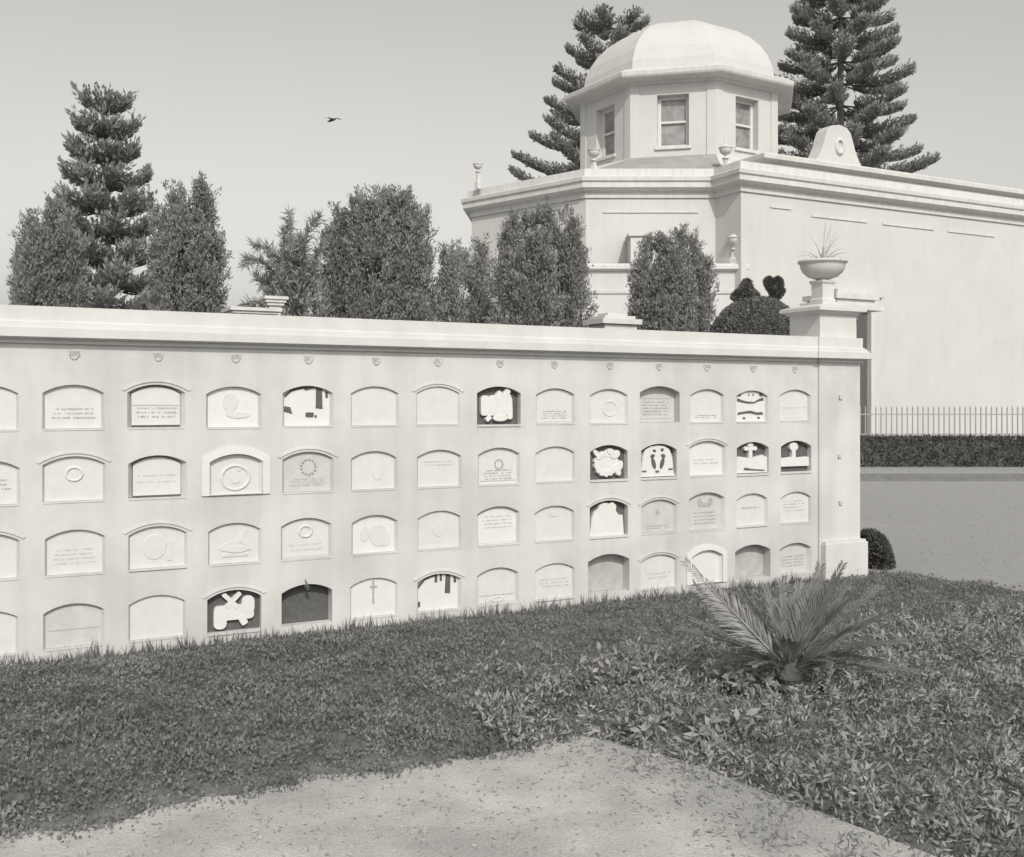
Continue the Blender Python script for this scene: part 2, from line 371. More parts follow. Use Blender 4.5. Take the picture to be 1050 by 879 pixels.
S[1,11] = dict(dark=1, lab='dark recessed niche with a white bust on a broad base', carve=[wavy(.17,.46,.48,.012),('r',-.02,.58,.12,.34,0,.3),('e',-.02,.80,.14,.14)])
S[2,11] = dict(d=.04, ins=(.35,.75,4), faint=1); S[3,11] = dict(d=.08, grey=1, ins=(.2,.6,4), w=1.02)
S[0,-1] = dict(d=.05, ins=(.2,.5,3)); S[1,-1] = dict(dbl=1, d=.04, ring=(0,.6,.08,.055)); S[2,-1] = dict(d=.04, ins=(.2,.6,4), faint=1); S[3,-1] = dict(d=.05, grey=1, rule=.4)
S[0,-2] = dict(d=.04); S[1,-2] = dict(d=.05, ins=(.3,.6,3)); S[2,-2] = dict(dbl=1, d=.045); S[3,-2] = dict(d=.035)

for row in range(4):
    for c_ in range(-2, 12):
        s = S[row, c_]; i = c_ - 1; t = i*PITCH
        wd, h = .59*s.get('w', 1), .455*s.get('h', 1)
        if not s.get('dark') and not s.get('deep'):
            wd *= random.uniform(.97, 1.03); h *= random.uniform(.98, 1.02)
        t += random.uniform(-.012, .012); zb = .19 + ROW*(3-row) + random.uniform(-.006, .006)
        d = s.get('d', .04)
        d = .012 + d*.6
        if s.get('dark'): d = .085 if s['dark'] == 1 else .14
        if s.get('deep'): d = .15 if s['deep'] == 1 else .12
        A = [(t + x, zb + z) for x, z in arch(wd, h)]
        ring_face(wf, [(i*PITCH-PITCH/2, ZB+ROW*(3-row)), (i*PITCH+PITCH/2, ZB+ROW*(3-row)), (i*PITCH+PITCH/2, ZB+ROW*(4-row)), (i*PITCH-PITCH/2, ZB+ROW*(4-row))], A, lambda u, v: (u, 0, v))
        bm = B(); n = len(A)                                       # the niche itself: reveal, sill and mouldings
        a = [bm.verts.new((x, 0, z)) for x, z in A]; spl = 1.2*d/wd if not s.get('dark') and not s.get('deep') else 0; b = [bm.verts.new((t+(x-t)*(1-spl*(d+.03)/d), d+.03, z)) for x, z in A]
        for k in range(n): bm.faces.new((a[k], b[k], b[(k+1)%n], a[(k+1)%n]))
        def band(o0, o1, proud, foot=False):
            p0 = [(t+x, zb+z) for x, z in arch(wd, h, off=o0)]; p1 = [(t+x, zb+z) for x, z in arch(wd, h, off=o1)]
            if not foot: p0, p1 = p0[2:], p1[2:]
            q = [[bm.verts.new((x, y, z)) for x, z in pp] for pp, y in ((p0, .001), (p0, -proud), (p1, -proud*.8), (p1, .001))]
            m_ = len(p0); rngk = range(m_) if foot else range(m_-1)
            for u, v2 in zip(q, q[1:]):
                for k in rngk: bm.faces.new((u[k], u[(k+1)%m_], v2[(k+1)%m_], v2[k]))
        if s.get('dbl'): band(.03, .055, .012)
        if s.get('surround'): band(.004, .085, .022, True)
        if not s.get('dark') and not s.get('deep') and not s.get('surround'):
            box(bm, t-wd*.49, t+wd*.49, -(.016 if s.get('sillw') else .006), .002, zb-.016, zb-.002)
        elif s.get('dark') == 1: box(bm, t-wd*.5, t+wd*.5, -.014, .002, zb-.026, zb-.002)
        ni = ob('niche', bm, M['white'] if s.get('surround') else M['plaster'], wall, label=s.get('lab'))
        # the slab that closes it
        tm = 'slate_shade' if s.get('dark') else 'cement' if s.get('deep') == 1 else 'marble_g' if s.get('grey') or s.get('deep') else 'marble_b' if s.get('white') else 'marble'
        bm = B(); g = .024 if s.get('frame') else .0015
        TA = [(t + x*(1-2*g/wd-spl), zb + g + z*(1-2*g/h)) for x, z in arch(wd, h)]
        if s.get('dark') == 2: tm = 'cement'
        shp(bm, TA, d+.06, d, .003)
        tb = ob('tablet' if not s.get('dark') else 'back_panel', bm, M[tm] if s.get('dark') != 2 else mat('dark_cement', .11, .95, .18, 16, .3, 60, fine=.25), ni)  # the empty niche gets a plain darker cement back
        if s.get('frame'):
            bm = B(); shp(bm, [(t+x*(.996-spl*1.6), zb+.001+z*.996) for x, z in arch(wd, h)], d+.08, d+.028, .001); ob('tablet_frame', bm, M['darkline'], ni)
        if s.get('carve'):
            bm = B(); shapes(bm, s['carve'], wd, h, t, zb, d+.01, d-.05, .004); ob('carving', bm, M['marble_b'], ni)
        if s.get('eyes'):
            bm = B(); shapes(bm, s['eyes'], wd, h, t, zb, d-.03, d-.062, .001); ob('hollow_shade_inlay', bm, M['slate_shade'], ni)  # proud dark inlays colour in the shade of holes; nothing is pierced
        if s.get('gaps'):
            bm = B(); shapes(bm, s['gaps'], wd, h, t, zb, d+.01, d-.004, .001); ob('dark_inlay', bm, M['slate_shade'], ni)  # dark inlaid shapes: scrolls, and gaps whose shade is put into the colour
            pass
        if s.get('rel'):
            bm = B(); shapes(bm, s['rel'], wd, h, t, zb, d+.01, d-(.006 if s.get('relm') is None else .004), .003); ob('relief', bm, M[s.get('relm', 'marble')], ni)
        if s.get('ring'):
            bm = B(); q = s['ring']; ringrel(bm, t+q[0]*wd, zb+q[1]*h, q[2], q[3], d+.004, d-.010, ax=s.get('ringax', 1.15 if not s.get('ringax') else 1)); ob('wreath', bm, M['marble'], ni, True)
        if s.get('beads'):
            bm = B(); q = s['beads']
            for k in range(13):
                g_ = 2*math.pi*k/13; shp(bm, ell(t+q[0]*wd+q[2]*math.cos(g_), zb+q[1]*h+q[2]*math.sin(g_), q[2]*.17, q[2]*.17, 0, 8), d+.004, d-.012, .004)
            ob('wreath', bm, M['ink'], ni)
        if s.get('ins') or s.get('rule') or s.get('rule2'):
            bm = B()
            if s.get('ins'):
                z0, z1, nl = s['ins']; strokes(bm, t, [zb + h*(z1 - (z1-z0)*(k+.5)/nl) for k in range(nl)], wd*.36, d, min(.022, h*(z1-z0)/nl*.55))
            for rr in (s.get('rule'), s.get('rule2')):
                if rr: box(bm, t-wd*.42, t+wd*.42, d-.003, d+.002, zb+h*rr-.004, zb+h*rr+.004)
            ob('inscription', bm, M['marble_g'] if s.get('faint') else M['ink'], ni)
        if s.get('frameln'):
            bm = B(); o_ = .02
            p0 = [(t+x*(1-2*o_/wd), zb+o_+z*(1-2*o_/h)) for x, z in arch(wd, h)]; p1 = [(t+x*(1-2*(o_+.007)/wd), zb+o_+.007+z*(1-2*(o_+.007)/h)) for x, z in arch(wd, h)]
            u = [[bm.verts.new((x, y, z)) for x, z in pp] for pp, y in ((p0, d+.002), (p0, d-.004), (p1, d-.004), (p1, d+.002))]
            for a_, b_ in zip(u, u[1:]):
                for k in range(len(p0)): bm.faces.new((a_[k], a_[(k+1)%len(p0)], b_[(k+1)%len(p0)], b_[k]))
            ob('tablet_border', bm, M['marble_g'], ni)
        if s.get('sprig'):
            bm = B(); tube(bm, [(t-.03, -.02, zb+h+.06), (t-.01, -.03, zb+h+.01), (t, -.02, zb+h-.06)], [.004, .01, .012], 6)
            tube(bm, [(t-.01, -.03, zb+h), (t+.03, -.03, zb+h-.05)], [.008, .004], 6); tube(bm, [(t-.01, -.03, zb+h), (t-.04, -.03, zb+h-.03)], [.008, .004], 6)
            ob('sprig', bm, M['topiary'], ni)
ob('wall_front', wf, M['plaster'], wall)
# small shield plates with worn numerals, one above each column
for c_ in range(-2, 12):
    t = (c_-1)*PITCH + random.uniform(-.02, .02); z = 3.19
    bm = B(); hw = random.uniform(.05, .062)
    shp(bm, [(t-hw, z+.05), (t-hw*.95, z-.005), (t-hw*.5, z-.04), (t, z-.055), (t+hw*.5, z-.04), (t+hw*.95, z-.005), (t+hw, z+.05)], .003, -.012, .006)
    pl = ob('number_plate', bm, M['marble_g'], wall)
    bm = B()
    for k in range(random.choice((3, 4, 4, 5))):
        x = t - hw*.7 + hw*.36*k; sl_ = random.choice((0, .008, -.008))
        shp(bm, [(x-sl_, z-.012), (x-sl_+.008, z-.012), (x+sl_+.008, z+.036), (x+sl_, z+.036)], -.008, -.015, .001)
    ob('numeral', bm, M['darkline'], pl)
# end pilaster, its plinth, cornice, blocking course
bm = B(); TP = 8.6
box(bm, TP, TEND+.002, -.028, .012, -.3, ZC); box(bm, TEND-.2, TEND+.012, .012, 2.55, -.3, ZC); ob('pilaster', bm, M['plaster'], wall)
bm = B(); box(bm, TP+.03, TEND+.06, -.13, .01, -.3, .60); box(bm, TP+.05, TEND+.045, -.105, .01, .60, .635); box(bm, TEND+.013, TEND+.06, .01, 2.55, -.3, .6); ob('plinth', bm, M['cornice'], wall)
bm = B()
for p in ((TP+.42, 2.78), (TP+.40, 1.9), (TP+.42, 1.2)): box(bm, p[0]-.03, p[0]+.03, -.052, -.04, p[1]-.03, p[1]+.03)
ob('pilaster_plate', bm, M['marble_g'], wall)
prof = [(-.05, ZC-.03), (.035, ZC-.03), (.035, ZC+.012), (.11, ZC+.022), (.135, ZC+.03), (.135, ZC+.118), (.10, ZC+.124), (.098, ZC+.150), (.075, ZC+.156), (.075, ZC+.178), (.05, ZC+.184), (.045, ZC+.20), (-.05, ZC+.20)]
path = [(-8, 0), (TP, 0), (TP, -.028), (TEND, -.028), (TEND, 2.5)]
bm = B(); sweep(bm, path, prof); ob('cornice', bm, M['cornice'], wall)
bm = B(); sweep(bm, path, [(-.3, ZC+.19), (.03, ZC+.196), (.03, ZC+.345), (-.3, ZC+.35)]); ob('blocking_course', bm, M['cornice'], wall)
bm = B(); box(bm, -8, TEND-.25, .25, 2.55, 3.605, ZC+.335); ob('wall_roof', bm, M['cement'], wall)
# pier above the wall's end that carries the urn
bm = B(); px0, px1, py0, py1 = TP+.06, TP+.80, .02, .66; zt = ZC+.345
box(bm, px0, px1, py0, py1, zt-.05, zt+.37)
ob('urn_pier', bm, M['cornice'], wall)
cpath = [(px0, py0), (px1, py0), (px1, py1), (px0, py1)]
bm = B(); sweep(bm, cpath, [(-.2, zt+.35), (.02, zt+.35), (.05, zt+.38), (.11, zt+.40), (.11, zt+.45), (.06, zt+.47), (-.2, zt+.53)], closed=True)
cx, cy = (px0+px1)/2, (py0+py1)/2
box(bm, cx-.24, cx+.24, cy-.24, cy+.24, zt+.47, zt+.55)
ob('pier_cap', bm, M['cornice'], wall)

# ------------------------------------------------------------------ urns
def urn(loc, s, label, name='stone_urn', group=None, lid=False, pot_mat='moulding', high=0.0):
    r = empty(name, loc, label, 'urn', group)
    bm = B(); z = high
    if high: lathe(bm, [(.26*s, -.05), (.26*s, high*.35), (.17*s, high*.5), (.13*s, high)], n=4)
    lathe(bm, [(.20*s, z), (.20*s, z+.05*s), (.12*s, z+.08*s), (.07*s, z+.14*s), (.07*s, z+.20*s), (.13*s, z+.23*s)])
    ob('urn_foot', bm, M[pot_mat], r)
    bm = B(); lathe(bm, [(.10*s, z+.225*s), (.22*s, z+.28*s), (.31*s, z+.38*s), (.345*s, z+.50*s), (.34*s, z+.57*s), (.385*s, z+.585*s), (.39*s, z+.63*s), (.35*s, z+.64*s), (.32*s, z+.60*s)], n=28)
    ob('urn_bowl', bm, M[pot_mat], r, True)
    if lid:
        bm = B(); lathe(bm, [(.31*s, z+.60*s), (.27*s, z+.70*s), (.13*s, z+.78*s), (.05*s, z+.82*s), (.07*s, z+.88*s), (.02*s, z+.98*s)], n=20); ob('urn_lid', bm, M[pot_mat], r, True)
    return r
p = wl(cx, -cy, zt+.55)
big = empty('stone_urn', p, 'large shallow white urn with a square neck on the pier ending the burial wall', 'urn', rz=TH+R(45))
bm = B(); lathe(bm, [(.19, -.01), (.19, .05), (.165, .07), (.165, .28), (.20, .31), (.20, .34)], n=4); ob('urn_neck', bm, M['moulding'], big)
bm = B(); lathe(bm, [(.08, .33), (.10, .36), (.22, .40), (.30, .47), (.335, .55), (.335, .60), (.37, .61), (.37, .645), (.33, .65), (.30, .60)], n=32); ob('urn_bowl', bm, M['moulding'], big, True)
ag = empty('agave_plant', p + Vector((0, 0, .60)), 'pale spiky plant growing out of the large urn on the wall pier', 'plant')
Vq = []
for k in range(26):
    a = random.uniform(0, 2*math.pi); e = random.uniform(.35, 1.35); L_ = random.uniform(.4, .72)
    pr = np.array((0., 0., 0.)); dv = np.array((math.cos(a)*math.cos(e), math.sin(a)*math.cos(e), math.sin(e)))
    sd = unit(np.cross(dv, (0, 0, 1.)))
    for j in range(4):
        nx = pr + dv*L_/4; w0, w1 = .022*(1-j/4), .022*(1-(j+1)/4)
        Vq.append([pr-sd*w0, pr+sd*w0, nx+sd*w1, nx-sd*w1]); pr = nx; dv = unit(dv + np.array((0, 0, -.30)))
mesh_quads('leaves', np.array(Vq), M['agave'], ag)

# ------------------------------------------------------------------ the chapel
Cb = Vector((9, 50, 0))
chapel = empty('chapel', Cb, 'large white octagonal chapel with moulded cornices and a windowed drum', 'chapel')
def wx(p): return (p[0]-Cb.x, p[1]-Cb.y)
SA = Vector((3.25, 46.35)); SB = Vector((8.95, 46.35)); SC = Vector((9.75, 44.85)); SL = Vector((-1.95, 51.2)); SE = SC + Vector((D2.x, D2.y))*23
plan = [Vector((-1.2, 62)), SL, SA, SB, SC, SE, Vector((27, 66))]
plan = [wx(p) for p in plan]
bm = B(); prism(bm, plan, -.3, 12.0); ob('lower_wall', bm, M['stucco'], chapel)
cz = 11.98
cprof = [(-.1, cz-.28), (.08, cz-.28), (.10, cz-.05), (.30, cz+.02), (.42, cz+.12), (.42, cz+.34), (.50, cz+.40), (.52, cz+.56), (.40, cz+.62), (.20, cz+.66), (.18, cz+.98), (-.3, cz+1.0)]
bm = B(); sweep(bm, plan, cprof); ob('main_cornice', bm, M['moulding'], chapel)
# sunken wall panels marked by raised fillets
bm = B()
def fillet(p, q, z, proud=.05, hh=.05):
    bm = B()
    d = (q-p).normalized(); nrm = Vector((d.y, -d.x)); O = Vector((p.x-Cb.x, p.y-Cb.y, 0))
    obox(bm, O, Vector((d.x, d.y, 0)), Vector((nrm.x, nrm.y, 0)), 0, (q-p).length, -.02, proud, z-hh, z+hh); ob('wall_fillet', bm, M['moulding'], chapel)
fillet(SA+Vector((.75, 0)), SB-Vector((.75, 0)), 11.1)
dd = Vector((D2.x, D2.y))
fillet(SC+dd*1.6, SC+dd*2.8, 11.2); fillet(SC+dd*4.0, SC+dd*7.4, 11.0); fillet(SC+dd*8.4, SC+dd*11.8, 11.0); fillet(SC+dd*12.8, SC+dd*16.2, 11.0)
# podium against the front
bm = B(); PO = [Vector((-1.6, 50.0)), Vector((2.75, 45.2)), Vector((9.9, 45.2)), Vector((9.95, 45.9))]
prism(bm, [wx(p) for p in (PO[0], PO[1], PO[2], Vector((9.9, 46.8)), Vector((3.3, 46.9)), Vector((-1.0, 51.0)))], -.3, 8.35)
ob('podium', bm, M['stucco'], chapel)
bm = B(); sweep(bm, [wx(p) for p in PO[:3]] + [wx((9.9, 46))], [(-.3, 8.33), (.05, 8.33), (.22, 8.42), (.22, 8.58), (.1, 8.66), (-.6, 8.70)])
sweep(bm, [wx(p) for p in PO[:3]] + [wx((9.9, 46))], [(-.1, 7.38), (.06, 7.38), (.08, 7.5), (-.1, 7.52)])
sweep(bm, [wx(p) for p in PO[:3]] + [wx((9.9, 46))], [(-.1, 5.72), (.1, 5.72), (.3, 5.8), (.3, 5.95), (.12, 6.05), (-.1, 6.07)]); ob('podium_cornice', bm, M['moulding'], chapel)
bm = B(); q = at(653, 240, 45.2); box(bm, q.x-.3-Cb.x, q.x+.3-Cb.x, 44.9-Cb.y, 46.2-Cb.y, 8.6, q.z-.14); box(bm, q.x-.4-Cb.x, q.x+.4-Cb.x, 44.8-Cb.y, 46.2-Cb.y, q.z-.14, q.z); ob('podium_pillar', bm, M['moulding'], chapel)
# wing: attic with its own cornice, gable with a medallion, doorway
d3 = Vector((D2.x, D2.y, 0)); n3 = Vector((-N2.x, -N2.y, 0)); O3 = Vector((SC.x-Cb.x, SC.y-Cb.y, 0))
bm = B(); obox(bm, O3, d3, n3, 2.2, 22.6, 1.0, 8, 12.5, 13.75); ob('attic', bm, M['stucco'], chapel)
ap = [wx(SC + dd*2.2 + Vector((n3.x, n3.y))*8), wx(SC + dd*2.2 + Vector((n3.x, n3.y))), wx(SC + dd*22.6 + Vector((n3.x, n3.y))), wx(SC + dd*22.6 + Vector((n3.x, n3.y))*6)]
bm = B(); sweep(bm, ap, [(-.1, 13.4), (.05, 13.4), (.26, 13.52), (.28, 13.70), (.12, 13.80), (-.5, 13.84)]); ob('attic_cornice', bm, M['moulding'], chapel)
gc = 6.75
gp = [(-1.3, 13.8), (1.3, 13.8), (1.12, 14.1), (.92, 14.5), (.78, 14.95), (.66, 15.3), (.45, 15.52), (0, 15.62), (-.45, 15.52), (-.66, 15.3), (-.78, 14.95), (-.92, 14.5), (-1.12, 14.1)]
bm = B()
def gpt(u, v, y): q = O3 + d3*(gc+u) + n3*y; return bm.verts.new((q.x, q.y, v))
fa = [gpt(u*1.12, v, 1.05) for u, v in gp]; fb = [gpt(u*1.12, v, 1.75) for u, v in gp]
bm.faces.new(fa); bm.faces.new(fb[::-1])
for k in range(len(gp)): bm.faces.new((fa[k], fa[(k+1)%len(gp)], fb[(k+1)%len(gp)], fb[k]))
ga = ob('gable', bm, M['stucco'], chapel)
bm = B(); vs = []
for rr, y in ((.36, 1.06), (.34, .95), (.27, .93), (.21, .95), (.19, 1.06)):
    vs.append([gpt(rr*.8*math.cos(2*math.pi*k/24), 14.62+rr*1.15*math.sin(2*math.pi*k/24), y) for k in range(24)])
for p_, q_ in zip(vs, vs[1:]):
    for k in range(24): bm.faces.new((p_[k], p_[(k+1)%24], q_[(k+1)%24], q_[k]))
ob('medallion', bm, M['moulding'], ga, True)
bm = B(); obox(bm, O3, d3, n3, 6.3, 7.38, -.04, .3, -.1, 6.9); ob('doorway', bm, M['slate_shade'], chapel)  # solid dark slab; the shade inside the opening is put into its colour
bm = B(); obox(bm, O3, d3, n3, 5.9, 6.3, -.3, .1, -.2, 7.0); obox(bm, O3, d3, n3, 7.38, 7.8, -.3, .1, -.2, 7.0); obox(bm, O3, d3, n3, 5.75, 7.95, -.36, .1, 7.0, 7.5); obox(bm, O3, d3, n3, 5.6, 8.1, -.5, .1, 7.5, 7.75); ob('door_surround', bm, M['moulding'], chapel)
# drum: eight sides, a sash window in each of the five that face this way
dc = Vector(((697-525)/F*54.2, 54.2)); ap_ = 4.8; phi = R(-12.8)
def dv(k, a=ap_, extra=0.0):      # corner k of an octagon of apothem a; side k lies between corners k and k+1
    r_ = a/math.cos(R(22.5)); g = R(-90) + phi + R(45)*(k-.5); return Vector((dc.x + r_*math.cos(g), dc.y + r_*math.sin(g)))
ZD0, ZD1 = 13.9, 17.75
dr = B(); wins = []
for k in range(8):
    a, b = dv(k), dv(k+1); L_ = (b-a).length; u = (b-a).normalized(); nr = Vector((u.y, -u.x))
    f = lambda s_, z, y=0.0: (a.x + u.x*s_ - nr.x*y - Cb.x, a.y + u.y*s_ - nr.y*y - Cb.y, z)
    zc0, zc1, hw = 14.75, 17.2, .74
    if k in (6, 7, 0, 1, 2):
        hole = [(L_/2-hw, zc0), (L_/2+hw, zc0), (L_/2+hw, zc1), (L_/2-hw, zc1)]
        ring_face(dr, [(0, ZD0), (L_, ZD0), (L_, ZD1), (0, ZD1)], hole, lambda x, z: f(x, z))
        q0 = [dr.verts.new(f(x, z)) for x, z in hole]; q1 = [dr.verts.new(f(x, z, .5)) for x, z in hole]
        for j in range(4): dr.faces.new((q0[j], q0[(j+1)%4], q1[(j+1)%4], q1[j]))
        wins.append((a.copy(), u.copy(), nr.copy(), L_, zc0, zc1, hw))
    else: dr.faces.new([dr.verts.new(f(*p_)) for p_ in ((0, ZD0), (L_, ZD0), (L_, ZD1), (0, ZD1))])
drum = ob('drum', dr, M['stucco'], chapel)
for a, u, nr, L_, z0, z1, hw in wins:
    O = Vector((a.x-Cb.x, a.y-Cb.y, 0)) + Vector((u.x, u.y, 0))*(L_/2); U = Vector((u.x, u.y, 0)); I = Vector((-nr.x, -nr.y, 0))
    bm = B(); e = .002
    obox(bm, O, U, I, -hw+e, -hw+.16, .36, .5, z0+e, z1-e); obox(bm, O, U, I, hw-.16, hw-e, .36, .5, z0+e, z1-e)
    obox(bm, O, U, I, -hw+.16, hw-.16, .36, .5, z0+e, z0+.14); obox(bm, O, U, I, -hw+.16, hw-.16, .36, .5, z1-.16, z1-e)
    zm = (z0+z1)/2; obox(bm, O, U, I, -hw+.16, hw-.16, .35, .5, zm-.05, zm+.05)
    wn = ob('window', bm, M['sash'], chapel)
    bm = B(); obox(bm, O, U, I, -hw+.02, hw-.02, .47, .49, z0+.02, z1-.02); ob('pane', bm, M['glass'], wn)
    bm = B(); obox(bm, O, U, I, -hw-.1, hw+.1, -.10, .3, z0-.14, z0+.002); ob('sill', bm, M['moulding'], wn)
for k in range(8):      # flat strips at the drum's corners
    bm = B(); a = dv(k); u0 = (dv(k+1)-a).normalized(); u1 = (dv(k-1)-a).normalized()
    pts = [a+u1*.42, a+(a-dc).normalized()*.0, a+u0*.42]; sweep(bm, [wx(p_) for p_ in pts], [(-.05, ZD0-.2), (.05, ZD0-.2), (.05, ZD1), (-.05, ZD1)]); ob('corner_strip', bm, M['stucco'], drum)
oct_ = [wx(dv(k)) for k in range(8)]
bm = B(); sweep(bm, oct_, [(-.2, ZD1-.03), (.10, ZD1-.03), (.14, ZD1+.1), (.75, ZD1+.16), (.80, ZD1+.24), (.82, ZD1+.42), (.68, ZD1+.5), (.5, ZD1+.6), (-.2, ZD1+.62)], closed=True); ob('drum_cornice', bm, [M['moulding']], chapel)
bm = B(); prev = None
for j in range(9):
    g = j/8*math.pi/2*.93; rr = (ap_-.1)*math.cos(g)/math.cos(R(22.5)); z = ZD1+.6 + 3.6*math.sin(g)
    ring = [bm.verts.new((dc.x-Cb.x + rr*math.cos(R(-90)+phi+R(45)*(k-.5)), dc.y-Cb.y + rr*math.sin(R(-90)+phi+R(45)*(k-.5)), z)) for k in range(8)]
    if prev:
        for k in range(8): bm.faces.new((prev[k], prev[(k+1)%8], ring[(k+1)%8], ring[k]))
    prev = ring
bm.faces.new(prev); ob('dome', bm, M['stucco'], chapel)
# roof between cornice and drum: white on the flanks, grey over the front
bm = B(); zr0, zr1 = cz+.9, 14.3
e0, e1 = dv(0), dv(1)
def rf(bm, p, q, r_, s_): bm.faces.new([bm.verts.new((v_[0].x-Cb.x, v_[0].y-Cb.y, v_[1])) for v_ in ((p, zr0), (q, zr0), (r_, zr1), (s_, zr1))])
A2, B2, L2 = SA+Vector((.1, .2)), SB+Vector((.4, .2)), SL+Vector((.3, .3))
rf(bm, A2, B2, e1, e0); ob('roof_slope', bm, M['roof'], chapel)
bm = B(); rf(bm, L2, A2, e0, dv(7)); ob('roof_flank', bm, M['stucco'], chapel)
bm = B(); rf(bm, B2, SC+Vector((1.4, 1.4)), dv(2), e1); ob('roof_flank', bm, M['stucco'], chapel)
bm = B(); prism(bm, plan, 12.0, 12.6); ob('roof_deck', bm, M['cement'], chapel)

# urns set along the chapel's parapet
def top(x, Y, z): return Vector(((x-525)/F*Y, Y, z))
urn(top(490, 50.3, cz+.98), .62, 'white urn at the far left corner of the chapel parapet, against the sky', high=.75, group='urns along the chapel')
urn(top(609, 46.9, cz+.98), .78, 'white urn on the parapet corner below the left drum window', high=.5, group='urns along the chapel')
urn(top(744, 46.7, cz+.98), .8, 'lidded white urn on the parapet in front of the right drum window', lid=True, high=.55, group='urns along the chapel')
urn(top(753, 45.35, 8.66), .85, 'lidded white urn standing on the podium ledge below the chapel cornice', lid=True, high=.62, group='urns along the chapel')

# ------------------------------------------------------------------ monuments behind the wall
def monument(x, y_top, Y, blocks, label, name='tomb_monument'):
    q = at(x, y_top, Y); r = empty(name, (q.x, Y, 0), label, 'tomb', rz=TH)
    z = q.z; bm = B()
    for k, (hw, hh) in enumerate(blocks): box(bm, -hw, hw, -hw*.8, hw*.8, z-hh, z-.002*k); z -= hh
    ob('cap_mouldings', bm, M['moulding'], r)
    bm = B(); hw = blocks[-1][0]*.9; box(bm, -hw, hw, -hw*.8, hw*.8, -.2, z+.01); ob('shaft', bm, M['stucco'], r)
    return r
monument(281, 304.5, 17.5, [(.20, .05), (.17, .05), (.14, .05), (.10, .08)], 'stepped white tomb top behind the wall at the foot of the spiky tree')
monument(258, 317, 16.5, [(.40, .05), (.36, .04), (.33, .1)], 'low flat white tomb slab showing above the wall beside the big left cypress')
monument(628, 322, 20, [(.22, .05), (.34, .06), (.44, .10), (.36, .2)], 'white stepped tomb lid showing above the wall between the two middle bushes')
m4 = monument(862, 299, 24, [(.50, .10), (.66, .12), (.58, .12), (.74, .12), (.30, .2)], 'broad white stepped monument behind the urn pier')

# ------------------------------------------------------------------ trees
def tufts(plumes, n, per, L, W, tl=(.18, .42), inner=.2, spread=.07, gap=0.0, flare=.30):
    "leaf quads grouped in upright tufts over a set of plumes (x, y, z0, z1, radius)"
    wts = np.array([p_[4]*(p_[3]-p_[2]) for p_ in plumes]); wts = wts/wts.sum(); out = []
    for p_, k in zip(plumes, rng.multinomial(n, wts)):
        x, y, z0, z1, r_ = p_
        t = rng.random(k)*.98; prof_ = r_*np.minimum(1, (t/.10+.25))**.5*np.clip(1-t**2.4, 0, 1)**.75
        a = rng.random(k)*2*np.pi; q = np.where(rng.random(k) < inner, rng.random(k)**.5*.8, rng.uniform(.82, 1.04, k))
        q = q*(1 + .10*np.sin(a*3+x*5) + .07*np.sin(t*17+a*2))
        c = np.stack([x + prof_*q*np.cos(a), y + prof_*q*np.sin(a), z0 + (z1-z0)*t], 1)
        if gap:
            g = np.sin(c[:, 0]*9.1+c[:, 2]*3.3)*np.sin(c[:, 2]*5.3+1)+.6*np.sin(c[:, 0]*17+c[:, 2]*7)+rng.normal(size=len(c))*.12; c_ok = g > (-1.5 + gap*2.0*(1-.6*t)); c, a = c[c_ok], a[c_ok]
        m_ = len(c)
        ax = unit(np.stack([np.cos(a)*flare, np.sin(a)*flare, np.ones(m_)], 1) + rng.normal(size=(m_, 3))*.18)
        ln = rng.uniform(*tl, m_)
        s_ = rng.random((m_, per))*ln[:, None]
        off = rng.normal(size=(m_, per, 3))*spread*(1-.65*s_/ln[:, None])[..., None]
        pos = c[:, None, :] + ax[:, None, :]*s_[..., None] + off
        dr_ = ax[:, None, :] + rng.normal(size=(m_, per, 3))*.45
        out.append(leafquads(pos.reshape(-1, 3), dr_.reshape(-1, 3), rng.uniform(.7, 1.3, m_*per)*L, rng.uniform(.7, 1.3, m_*per)*W))
    return np.concatenate(out)
def tree(name, label, cat, x, Y, plumes_px, n, per, L=.085, W=.026, m='cypress', group=None, zb=.6, **kw):
    q = at(x, 413, Y); r = empty(name, (q.x, Y, 0), label, cat, group); pl = []
    for px, ytop, hw, dy in plumes_px: pl.append(((px-x)/F*Y, dy, zb, H-(ytop-413)/F*Y - .10, hw/F*Y*.93))
    hgt = max(p_[3] for p_ in pl); n = int(n*1.05)
    mesh_quads('crown', tufts(pl, n, per, L, W, **kw), M[m], r)
    bm = B(); tube(bm, [(0, 0, -.1), (.03, 0, hgt*.3), (0, .02, hgt*.55), (.02, 0, hgt*.8)], [.14, .11, .08, .03])
    for p_ in pl: tube(bm, [(0, 0, .5+random.random()*.6), (p_[0]*.7, p_[1]*.7, 1.8), (p_[0], p_[1], p_[3]*.55), (p_[0], p_[1], p_[3]*.85)], [.08, .065, .05, .02])
    ob('trunk', bm, M['bark'], r, True)
    return r
G = 'trees behind the burial wall'
tree('cypress_tree', 'dark narrow twin-spired cypress behind the left end of the wall', 'tree', 192, 20,
     [(183, 192, 20, 0), (206, 184, 18, .1), (168, 215, 18, -.1), (218, 240, 14, .2), (212, 235, 18, -.3), (176, 232, 24, .4), (196, 206, 24, .3), (188, 222, 32, -.2)], 2300, 55, group=G)
tree('cypress_tree', 'broad round-topped cypress, the biggest tree behind the wall', 'tree', 388, 21,
     [(412, 195, 26, 0), (392, 194, 22, .3), (367, 203, 22, 0), (430, 212, 20, .2), (348, 213, 20, .2), (385, 205, 38, -.4), (338, 238, 17, -.2), (420, 222, 30, -.3), (352, 232, 28, .4)], 3300, 55, group=G)
